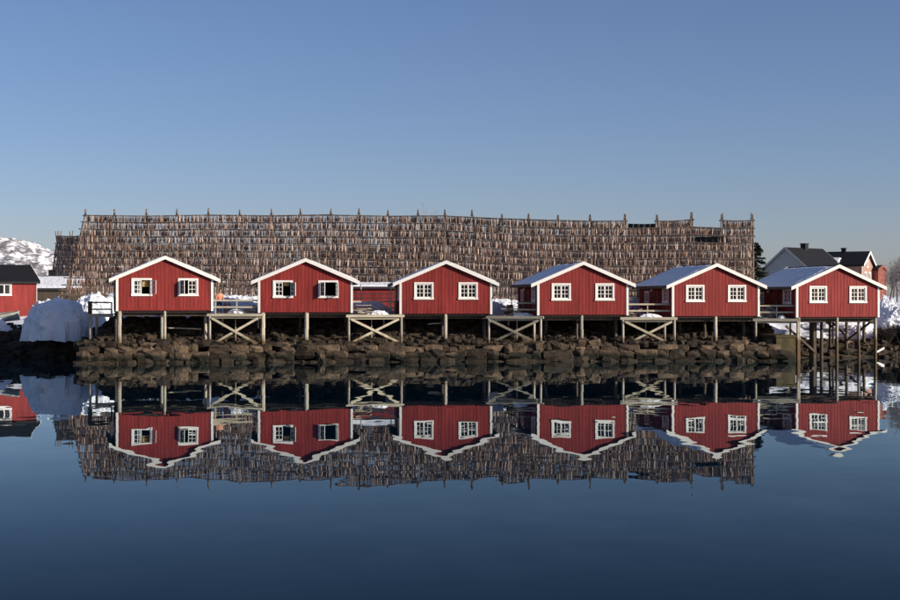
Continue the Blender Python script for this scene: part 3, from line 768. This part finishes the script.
# left red house: its long side faces the water, the near right corner at photo column 36.5
def long_house(name, label, u, d, yaw, w_, dep, zeave, zridge, **k):
    """house whose long side faces the camera; u, d = near right-hand corner"""
    a = math.radians(90+yaw); c = Vector((gx(u, d), d, 0)); loc = c + Vector((math.cos(a), math.sin(a), 0))*(w_/2)
    g = ground_z(loc.x, loc.y); loc.z = g
    return house(name, label, loc, a, w_, dep, zeave-g, (zridge-zeave)/(w_/2), **k)
GL = ground_z(gx(20, 136), 136)
long_house('red_house', 'red house with dark roof at the left edge behind the snow heap', 36.5, 134, 30, 6.4, 9, gz(282.5, 134), gz(267, 137),
    wallm='red_paint', roofm='dark_tile', ov=.28, swins=((-1, 2.84, gz(295, 134)-GL, .86),))
long_house('snowy_house', 'shade-darkened red house with snow covered roof and chimney beside the lower rack', 80, 165, 0, 6, 9, gz(289, 165), gz(277.5, 168),
    wallm='dark_wood', roofm='roof_felt', trim='dark_wood', ov=.3, chim=(0, 3.8, .75, .75), snow={-1: (.06, .98, -.2, 9.2), 1: (.06, .98, -.2, 9.2)})  # shade put into the wall colour: dark wood in place of red
long_house('red_shed', 'low red shed with snow on its roof between second and third cabins', 402, 128, 3, 3, 5.4, gz(288.5, 128), gz(285.5, 129.5),
    wallm='red_paint', roofm='roof_felt', trim='old_red_paint', ov=.25, snow={-1: (.03, .99, -.2, 5.5), 1: (.03, .99, -.2, 5.5)})
g = ground_z(gx(786, 160), 160)
house('grey_house', 'grey gabled house with black roof and chimney behind the rightmost cabin', (gx(785.7, 160), 160, g), math.radians(-45), 5.7, 7.2, gz(249, 160)-g-2.28, .8,
      'grey_paint', 'dark_tile', 'grey_paint', .2, chim=(0, 3.7, .62, .6))
g = ground_z(gx(867, 165), 165)
house('salmon_house', 'salmon coloured house with white gable trim at the far right', (gx(867.5, 165), 165, g), math.radians(62), 5.6, 6.6, gz(253, 165)-g-1.4, .5,
      'salmon_paint', 'dark_tile', 'white_paint', .3, chim=(0, 2.6, .45, .5), wins=((-.1, gz(267, 165)-g, .62), (-1.1, gz(280, 165)-g, .75), (1.0, gz(280, 165)-g, .75)), snow={-1: (.5, .98, 2.5, 4.3)})
g = ground_z(gx(885, 166), 166)
house('porch_shed', 'small reddish shed right of the salmon house', (gx(884.5, 166), 167, g), math.radians(40), 1.5, 3, gz(270, 166)-g, .5, 'porch_red', 'dark_tile', 'porch_red', .12)

# ------------------------------------------------------------------ snow heaps
def snow_pile(label, x, y, z0, rx, ry, h, seed, p=2.2, rough=.16):
    b = MB(); nr, na = 22, 64; vs_ = [(0, 0, h)]
    for j in range(1, nr+1):
        t = (j/nr)**.7
        for i in range(na):
            a = 2*math.pi*i/na; c, s = math.cos(a), math.sin(a)
            k = 1 + .22*nz(c*1.3, s*1.3, seed) + .10*nz(c*3.5, s*3.5, seed+4)
            r = t*k*(1+t*(.20*nz(c*3.0, s*3.0, j*.33+seed)+.10*nz(c*8, s*8, j*.8+seed)))
            zz = h*(max(0, 1-t**p))**.8 + rough*h*(nz(c*r*2.2, s*r*2.2, seed+9)+.7*nz(c*r*6, s*r*6, seed+2)+.4*nz(c*r*13, s*r*13, seed+5))*(1-t**6) - (min(h*.2, .3+.35*abs(nz(c*5, s*5, seed))) if j == nr else 0)
            q_ = .035*min(1, h); vs_.append((rx*r*c+random.uniform(-q_, q_), ry*r*s+random.uniform(-q_, q_), zz+random.uniform(-q_, q_)))
    fs_ = [(0, 1+i, 1+(i+1) % na) for i in range(na)]
    fs_ += [(1+j*na+i, 1+(j+1)*na+i, 1+(j+1)*na+(i+1) % na, 1+j*na+(i+1) % na) for j in range(nr-1) for i in range(na)]
    b.add(vs_, fs_); o = b.build('snow_pile', 'snow_lump', None, (x, y, z0))
    return tag(o, label, 'snow pile', 'heaps of shovelled snow')
def pile(label, u, vt, d, rx, ry, seed, z0=None, p=2.2, rough=.16):
    x = gx(u, d); z0 = ground_z(x, d)-.05 if z0 is None else z0
    return snow_pile(label, x, d, z0, rx, ry, gz(vt, d)-z0, seed, p, rough)
pile('big blue shaded snow heap on the bank left of the cabins', 54, 300, 118.6, 2.75, 2.2, 1.7, z0=1.75, p=3.4, rough=.15)
pile('small shaded snow patch at the left edge below the boat', -2, 319.5, 124, .85, .8, 4.2, p=3)
pile('sunlit snow bank behind the small side deck', 95, 294.5, 126, 2.6, 2, 2.2)
pile('long snow bank behind the deck right of the first cabin', 240, 297.2, 125, 3.4, 1.8, 3.3, p=3)
pile('snow bank in front of the low red shed', 366, 301.5, 122, 2.4, 1.3, 5.1, p=3)
pile('snow heap against the right wall of the third cabin', 495, 302.5, 121, 1.35, 1.2, 6.2)
pile('tall snow heap between third and second cabin from the right', 633.5, 297, 123, 1.0, 1.0, 7.9, p=1.5)
pile('flat snow strip behind the rack feet beside third cabin', 500, 300, 127, 2.6, 1.0, 8.5, p=3)
pile('snow heap on the bank right of the rightmost cabin', 886, 297, 131, 1.2, 1.2, 9.1, p=1.4, rough=.25)
pile('snow bank at the right edge in front of the bare trees', 897, 306, 128, 2.2, 1.6, 10.4, p=1.5, rough=.22)
pile('snow bank beneath the rightmost cabin', 838, 318.5, 127, 3.2, 1.6, 11.3)
pile('snow slope under the right corner of the rightmost cabin', 862, 324, 124.5, 1.4, 1.2, 12.6, p=1.6)
def deck_snow(i, fx, ly, rx, ry, h, seed, label):
    r, L = D[i]; c, s = math.cos(r.rotation_euler.z), math.sin(r.rotation_euler.z); lx = fx*L
    snow_pile(label, r.location.x+lx*c-ly*s, r.location.y+lx*s+ly*c, r.location.z+.0, rx, ry, h, seed, 2.6)
deck_snow(1, .50, 1.1, .75, .5, .30, 1.1, 'low snow patch on the deck right of the first cabin')
deck_snow(1, .8, 1.9, .5, .6, .62, 1.9, 'snow lump on the deck by the second cabin')
deck_snow(2, .60, 1.0, .8, .4, .30, 2.3, 'low snow patch at the middle of the deck beside the table')
deck_snow(3, .62, .8, .75, .35, .22, 3.8, 'thin snow patch on deck before the railing of third cabin from the right')
deck_snow(4, .52, .45, .8, .28, .26, 4.4, 'long low snow strip along the deck edge of second cabin from the right')
deck_snow(5, .62, .45, .3, .25, .25, 5.5, 'small snow lump on the deck of the rightmost cabin')

# ------------------------------------------------------------------ things on the decks
def dpt(i, fx, ly, z=0):
    r, L = D[i]; c, s = math.cos(r.rotation_euler.z), math.sin(r.rotation_euler.z); lx = fx*L
    return Vector((r.location.x+lx*c-ly*s, r.location.y+lx*s+ly*c, r.location.z+z))
t = empty('picnic_table', dpt(2, .36, 1.9), .15, 'weathered wooden picnic table on the deck between second and third cabin', 'table')
for k in range(5): m = MB(); m.box(-.6, .6, -.36+k*.15, -.22+k*.15, .68, .72); m.build('plank', 'pier_wood', t)
for s in (-1, 1):
    m = MB(); m.box(-.6, .6, s*.62-.12, s*.62+.12, .40, .44); m.build('seat', 'pier_wood', t)
    for q in (-1, 1): m = MB(); m.beam((s*.45, q*.6, 0), (s*.45, q*.15, .68), .07, .09); m.build('leg', 'dark_wood', t)
    m = MB(); m.box(s*.45-.03, s*.45+.03, -.7, .7, .32, .40); m.build('bearer', 'dark_wood', t)
def pallet(loc, rz, label):
    r = empty('pallet', loc, rz, label, 'pallet', 'pallets stacked on the deck')
    for k in range(7): m = MB(); m.box(-.55, .55, -.4+k*.12, -.31+k*.12, .10, .122); m.build('slat', 'brace_wood', r)
    for k in (-1, 0, 1): m = MB(); m.box(k*.48-.05, k*.48+.05, -.4, .41, 0, .098); m.build('bearer', 'dark_wood', r)
pallet(dpt(3, .36, 1.6), .1, 'lowest weathered pallet on the deck between the two middle cabins')
pallet(dpt(3, .37, 1.6, .124), .25, 'middle pallet of the stack between the two middle cabins')
pallet(dpt(3, .35, 1.62, .248), -.1, 'topmost pallet of the stack between the two middle cabins')
def barrel(loc, m_, label):
    r = empty('barrel', loc, 0, label, 'barrel')
    b = MB(); prof = [(.24, 0), (.28, .2), (.29, .42), (.28, .64), (.24, .84)]
    for (r0, z0_), (r1, z1_) in zip(prof, prof[1:]): b.tube((0,0,z0_), (0,0,z1_), r0, r1, 14, False)
    b.build('body', m_, r, smooth=True)
    for z in (.2, .62): b = MB(); b.tube((0,0,z), (0,0,z+.05), .292, .292, 14, False); b.build('hoop', 'metal', r)
    b = MB(); b.tube((0,0,.78), (0,0,.82), .24, .24, 14); b.build('lid', 'dark_wood', r)
barrel(dpt(3, .22, 3.6), 'tar_black', 'dark barrel on the deck near the third cabin')
barrel(dpt(1, .30, 2.2), 'plastic_grey', 'grey barrel behind the railing right of the first cabin')
def board_pile(i, fx, ly, n_, seed, label, L_=1.5, zmax=.75):
    r = empty('board_pile', dpt(i, fx, ly), .1, label, 'boards', 'heaps of old boards on the decks'); rn = random.Random(seed)
    for k in range(n_):
        z = .04 + zmax*k/n_*rn.uniform(.6, 1); a = rn.uniform(-.5, .5); t_ = rn.uniform(-.35, .35); c = Vector((rn.uniform(-.25, .25), rn.uniform(-.3, .3), z)); d_ = Vector((math.cos(a)*math.cos(t_), math.sin(a)*math.cos(t_), math.sin(t_)))*L_*rn.uniform(.3, .5)
        p0, p1 = c-d_, c+d_; p0.z = max(p0.z, .04); p1.z = max(p1.z, .04)
        m = MB(); m.beam(p0, p1, .13, .04); m.build('board', rn.choice(('pier_wood', 'dark_wood', 'brace_wood')), r)
board_pile(3, .42, .9, 13, 1, 'jumbled heap of old boards on the deck between the two middle cabins', 1.6, .8)
board_pile(4, .22, 1.0, 8, 2, 'jumbled boards on the deck beside the third cabin from the right', 1.2, .6)
board_pile(1, .72, 1.2, 7, 3, 'jumbled boards on the deck left of the second cabin', 1.3, .5)
board_pile(2, .30, .8, 9, 4, 'jumbled boards before the picnic table on the deck', 1.3, .55)
# tarpaulin-covered heap
def heap(name, loc, rx, ry, h, m_, label, cat, seed):
    b = MB(); n_ = 16; vs_ = []
    for j in range(n_+1):
        for i in range(n_+1):
            x, y = i/n_*2-1, j/n_*2-1; k = (1-abs(x)**3)*(1-abs(y)**3)
            vs_.append((x*rx, y*ry, h*k**.5*(.85+.3*nz(x*2.5, y*2.5, seed)) if k > 0 else 0))
    q = n_+1; b.add(vs_, [(j*q+i, j*q+i+1, (j+1)*q+i+1, (j+1)*q+i) for j in range(n_) for i in range(n_)])
    return tag(b.build(name, m_, None, loc), label, cat)
heap('tarpaulin', dpt(4, .36, 2.6), .6, .5, .95, 'purple_tarp', 'mauve tarpaulin over a heap on the deck left of the second cabin from the right', 'tarpaulin', 3)
def net_pile(loc, label):
    b = MB(); rn = random.Random(5)
    for i in range(260):
        p_ = Vector((rn.uniform(-1, 1), rn.uniform(-.35, .35), 0)); p_.z = rn.uniform(.02, .62*(1-abs(p_.x)**2)+.1)
        for k in range(3):
            q_ = p_ + Vector((rn.uniform(-.3, .3), rn.uniform(-.2, .2), rn.uniform(-.22, .2))); q_.z = max(.02, q_.z)
            b.tube(p_, q_, .026, .026, 4, False); p_ = q_
    return tag(b.build('net_pile', 'net', None, loc), label, 'fishing net')
net_pile(dpt(5, .32, 1.1), 'tangled pale fishing net heaped behind the railing beside the rightmost cabin')
# timber posts and rails beyond the decks
def fence(label, pts, d, zs, m_='rack_pole', r_=.07):
    root = empty('rail_fence', (0, d, ground_z(gx(pts[len(pts)//2][0], d), d)), 0, label, 'fence', 'rough rail fences behind the cabins'); gz0 = root.location.z
    for u, vt in pts:
        b = MB(); x = gx(u, d); b.tube((x, 0, ground_z(x, d)-.3-gz0), (x, 0, gz(vt, d)-gz0), r_*1.2, r_, 6); b.build('post', m_, root)
    for v in zs:
        b = MB(); b.tube((gx(pts[0][0]-3, d), -.12, gz(v, d)-gz0), (gx(pts[-1][0]+3, d), -.12, gz(v, d)-gz0), r_*.8, r_*.7, 6); b.build('rail', m_, root)
fence('dark rail fence behind the deck right of the first cabin', [(214, 283), (242, 281), (262, 283)], 130, (284, 291))
fence('pale post and rail fence in front of the low red shed', [(352, 286), (361, 284), (391, 284)], 124.5, (294, 298), 'brace_wood', .05)
fence('brown rail fence behind the deck between the two middle cabins', [(489, 284), (511.5, 279), (521, 290)], 124, (286.5, 292.5), 'brace_wood', .05)
fence('dark rail fence at the foot of the lower rack', [(62, 288), (80, 288), (106, 287)], 140, (290, 295))
fence('short rail fence between third and second cabin from the right', [(628, 287), (638, 286)], 125, (291, 296))

# ------------------------------------------------------------------ boat on the left bank, plank on the right shore
def boat(loc, rz, label):
    r = empty('rowing_boat', loc, rz, label, 'boat'); b = MB(); L = 4.4; N = 16; ringv = []
    prof = [(-1, .60), (-.93, .30), (-.62, .08), (0, 0), (.62, .08), (.93, .30), (1, .60)]
    for i in range(N+1):
        t = i/N; w_ = .78*math.sin(math.pi*min(1, .28+t*.72))**.6 if t < 1 else .03
        sheer = .42*max(0, t-.45)**1.6 + .1*max(0, .3-t)
        ringv.append([(t*L-L/2, a*w_, z*(1+.1*t)+sheer*(.3+.7*z)) for a, z in prof])
    k = len(prof); vs_ = [v for rg in ringv for v in rg]
    inn = [(x, y*.94, z+.03) for rg in ringv for (x, y, z) in rg]
    f1 = [(i*k+j, (i+1)*k+j, (i+1)*k+j+1, i*k+j+1) for i in range(N) for j in range(k-1)]
    b.add(vs_, [f[::-1] for f in f1]); b.add(inn, f1); b.build('hull', 'boat_paint', r, smooth=True)
    for s in (0, k-1):
        g_ = MB()
        for i in range(N): g_.beam(ringv[i][s], ringv[i+1][s], .06, .07)
        g_.build('gunwale', 'pier_wood', r)
    for x in (-1.2, 0, 1.0): m = MB(); m.box(x-.12, x+.12, -.62, .62, .36, .40); m.build('thwart', 'pier_wood', r)
    return r
bz = ground_z(gx(-6, 125), 125)
bt = boat((gx(-7, 125), 125, bz+.35), math.radians(12), 'grey open rowing boat drawn up on the bank at the left edge'); bt.rotation_euler = (.18, -.10, .2)
m = MB(); m.beam((0, 0, 0), px(884, 348, 120.5)-px(876, 352.5, 119.5), .06, .14)
tag(m.build('plank', 'white_paint', None, px(876, 352.5, 119.5)), 'white plank lying on the dark shore right of the rightmost cabin', 'plank')
m = MB(); m.beam((0, 0, 0), (1.4, .5, .12), .2, .08); pp = Vector((gx(428, 117.5), 117.5, ground_z(gx(428, 117.5), 117.5)+.42))
tag(m.build('plank', 'white_paint', None, pp), 'pale board lying on the rubble under the third cabin from the left', 'plank')
m = MB(); m.beam((0, 0, 0), (2.6, .3, -.12), .25, .10); xx = gx(167, 114.5)
tag(m.build('plank', 'brace_wood', None, (xx, 114.2, ground_z(xx, 114.2)+.5)), 'long bleached plank lying under the farthest left cabin', 'plank')

# ------------------------------------------------------------------ trees
def bare_tree(name, label, x, y, h, seed, levels=5, r0=.09, group=None, spread=.55):
    rn = random.Random(seed); g_ = ground_z(x, y); root = empty(name, (x, y, g_), rn.uniform(0, 6), label, 'tree', group)
    tr, cr = MB(), MB()
    def grow(p, d, L, r, lev):
        seg = 3 if lev < 2 else 2
        for k in range(seg):
            d = (d + Vector((rn.uniform(-.13, .13), rn.uniform(-.13, .13), rn.uniform(-.03, .1)))).normalized(); q = p + d*L/seg; r2 = r*.86
            (tr if lev == 0 else cr).tube(p, q, r, r2, 6 if lev == 0 else 3, False); 
            if lev < levels and (k > 0 or lev > 0):
                for _ in range(2 if lev else 3):
                    a = rn.uniform(0, 6.28); e = d.cross(Vector((math.cos(a), math.sin(a), .3))).normalized()
                    grow(q, (d*(1-spread*.6)+e*spread+Vector((0,0,.12))).normalized(), L*rn.uniform(.5, .68), max(.008, r2*.55), lev+1)
            p, r = q, r2
    grow(Vector((0,0,-.2)), Vector((rn.uniform(-.08,.08), 0, 1)), h*.5, r0, 0)
    tr.build('trunk', 'bark', root); cr.build('crown', 'twig', root)
for i, (u, d, vt, lab) in enumerate(((889, 150, 262, 'bare grey tree nearest the salmon house at the right edge'), (897, 158, 256, 'tallest bare grey tree at the right edge'), (905, 147, 262, 'bare tree cut by the right edge of the picture'),
        (893, 172, 264, 'pale bare tree behind the others at the right edge'), (881, 176, 268, 'small bare tree just behind the reddish shed'))):
    x = gx(u, d); bare_tree('bare_tree', lab, x, d, gz(vt, d)-ground_z(x, d), 20+i, 4, .09, 'bare trees at the right edge')
x = gx(424, 160); bare_tree('bare_tree', 'bare tree whose top twigs show above the middle of the long rack', x, 160, 10.4, 41, 4, .16)
def bush(u, d, h, seed, label):
    rn = random.Random(seed); x = gx(u, d); root = empty('bare_bush', (x, d, ground_z(x, d)), 0, label, 'bush', 'dark bushes on the right bank'); b, s = MB(), MB()
    for i in range(200):
        a = rn.uniform(0, 6.28); r = rn.uniform(.1, 1.0); p = Vector((math.cos(a)*r*.4, math.sin(a)*r*.4, -.1)); q = Vector((math.cos(a)*r*1.1, math.sin(a)*r, h*rn.uniform(.5, 1)))
        s.tube(p, q, .018, .008, 3, False)
        for k in range(5):
            t_ = p.lerp(q, rn.uniform(.4, 1)); s2 = t_+Vector((rn.uniform(-.3,.3), rn.uniform(-.3,.3), rn.uniform(0,.3))); b.tube(t_, s2, .012, .006, 3, False)
    s.build('stem', 'dark_twig', root); b.build('twigs', 'dark_twig', root)
for i, (u, d, h, lab) in enumerate(((884, 123, 1.2, 'dark low bush right of the rightmost cabin stilts'), (893, 124, 1.4, 'dark bush second from the right picture edge'), (902, 123.5, 1.3, 'dark bush at the right picture edge'))): bush(u, d, h, 60+i, lab)
def spruce(u, d, vt, label):
    rn = random.Random(77); x = gx(u, d); g_ = ground_z(x, d); h = gz(vt, d)-g_; root = empty('spruce_tree', (x, d, g_), 0, label, 'tree')
    t_ = MB(); t_.tube((0,0,-.3), (0,0,h*.97), .16, .02, 7); t_.build('trunk', 'bark', root)
    b = MB(); z = .8
    while z < h:
        f_ = 1-z/h; R_ = .15+2.3*f_**.8
        for k in range(9):
            a = rn.uniform(0, 6.28); L = R_*rn.uniform(.55, 1.2); dr = Vector((math.cos(a), math.sin(a), 0)); sd = Vector((-dr.y, dr.x, 0))
            zj = z + rn.uniform(-.15, .15)
            for j in range(10):
                q = (j+1)/10; c = dr*L*q + Vector((0, 0, zj - L*q*.32 + L*q*q*.22))
                for s in (-1, 1):
                    w_ = .34*(1.15-q)+.14; e = c + sd*s*w_ + dr*.12 + Vector((0,0,rn.uniform(-.36,.04)))
                    b.add([c-dr*.11, c+dr*.11, e], [(0,1,2)])
        z += .3
    b.build('crown', 'needle', root)
spruce(756, 147, 242, 'dark spruce tree peeking out behind the right end of the long rack')

# ------------------------------------------------------------------ person behind the railing
def person(loc, rz, label):
    root = empty('person', loc, rz, label, 'person')
    def skin(name, verts, edges, m_, rt):
        me = bpy.data.meshes.new(name); me.from_pydata([v[0] for v in verts], edges, []); me.materials.append(M[m_])
        o = link(name, me, root); md = o.modifiers.new('skin', 'SKIN'); md.use_smooth_shade = True
        for i, v in enumerate(verts):
            sv = me.skin_vertices[0].data[i]; sv.radius = v[1]; sv.use_root = (i == rt)
        o.modifiers.new('sub', 'SUBSURF').levels = 1; o.modifiers['sub'].render_levels = 2
        return o
    # body in skin colour, one continuous figure
    V = [((0,0,.97), (.15,.11)), ((0,-.01,1.18), (.14,.105)), ((0,-.04,1.42), (.17,.11)), ((0,-.06,1.53), (.06,.06)), ((0,-.10,1.62), (.075,.09)), ((0,-.12,1.74), (.078,.095)), ((0,-.11,1.80), (.05,.06)),
         ((.10,0,.88), (.095,.095)), ((.11,.01,.50), (.065,.07)), ((.11,.03,.08), (.045,.05)), ((.12,-.13,.05), (.045,.04)),
         ((-.10,0,.88), (.095,.095)), ((-.12,-.03,.50), (.065,.07)), ((-.12,.03,.08), (.045,.05)), ((-.13,-.13,.05), (.045,.04)),
         ((.21,-.03,1.41), (.06,.06)), ((.27,-.06,1.15), (.048,.048)), ((.22,-.30,1.02), (.036,.036)), ((.20,-.38,1.0), (.04,.025)),
         ((-.21,-.03,1.41), (.06,.06)), ((-.28,-.05,1.15), (.048,.048)), ((-.24,-.28,1.02), (.036,.036)), ((-.22,-.37,1.0), (.04,.025))]
    E = [(0,1),(1,2),(2,3),(3,4),(4,5),(5,6),(0,7),(7,8),(8,9),(9,10),(0,11),(11,12),(12,13),(13,14),(2,15),(15,16),(16,17),(17,18),(2,19),(19,20),(20,21),(21,22)]
    for s in (18, 22):                       # five fingers to each hand, closed over the rail
        x0, y0, z0_ = V[s][0]; sg = 1 if s == 18 else -1
        for k in range(4):
            xx = x0 + (k-1.5)*.019; V.append(((xx, y0-.05, z0_+.005), (.0085,.0085))); V.append(((xx, y0-.085+abs(k-1.5)*.006, z0_-.03), (.0075,.0075)))
            E += [(s, len(V)-2), (len(V)-2, len(V)-1)]
        V.append(((x0-sg*.04, y0-.02, z0_-.02), (.009,.009))); V.append(((x0-sg*.045, y0-.055, z0_-.045), (.008,.008))); E += [(s, len(V)-2), (len(V)-2, len(V)-1)]
    skin('body', V, E, 'skin', 0)
    g_ = lambda i, k: (V[i][0], (V[i][1][0]*k, V[i][1][1]*k))
    J = [((0,0,.90), (.185,.14)), g_(1, 1.22), g_(2, 1.2), ((0,-.05,1.50), (.08,.08)), g_(15, 1.35), g_(16, 1.4), ((.235,-.24,1.04), (.055,.055)), g_(19, 1.35), g_(20, 1.4), ((-.25,-.23,1.04), (.055,.055))]
    skin('jacket', J, [(0,1),(1,2),(2,3),(2,4),(4,5),(5,6),(2,7),(7,8),(8,9)], 'jacket', 0)
    T = [((0,0,.93), (.165,.125)), g_(7, 1.15), g_(8, 1.3), ((.11,.03,.11), (.07,.075)), g_(11, 1.15), g_(12, 1.3), ((-.12,.03,.11), (.07,.075))]
    skin('trousers', T, [(0,1),(1,2),(2,3),(0,4),(4,5),(5,6)], 'trouser', 0)
    skin('hair', [((0,-.06,1.70), (.088,.085)), ((0,-.09,1.79), (.083,.095)), ((0,-.10,1.84), (.04,.05))], [(0,1),(1,2)], 'hair', 1)
    for s in (-1, 1):
        b = MB(); b.box(s*.12-.05, s*.12+.05, -.19, .09, 0, .09); b.build('shoe', 'tar_black', root)
        b = MB(); b.box(s*.032-.012, s*.032+.012, -.222, -.205, 1.695, 1.71); b.build('eye', 'tar_black', root)
    b = MB(); b.add([(-.016,-.205,1.655),(.016,-.205,1.655),(0,-.245,1.66),(0,-.205,1.71)], [(0,1,2),(0,2,3),(1,3,2)]); b.build('nose', 'skin', root)
    b = MB(); b.box(-.025, .025, -.212, -.195, 1.622, 1.63); b.build('mouth', 'old_red_paint', root)
    return root
person(dpt(1, .19, .85), .35, 'person in pale orange jacket and dark trousers standing behind the deck railing')
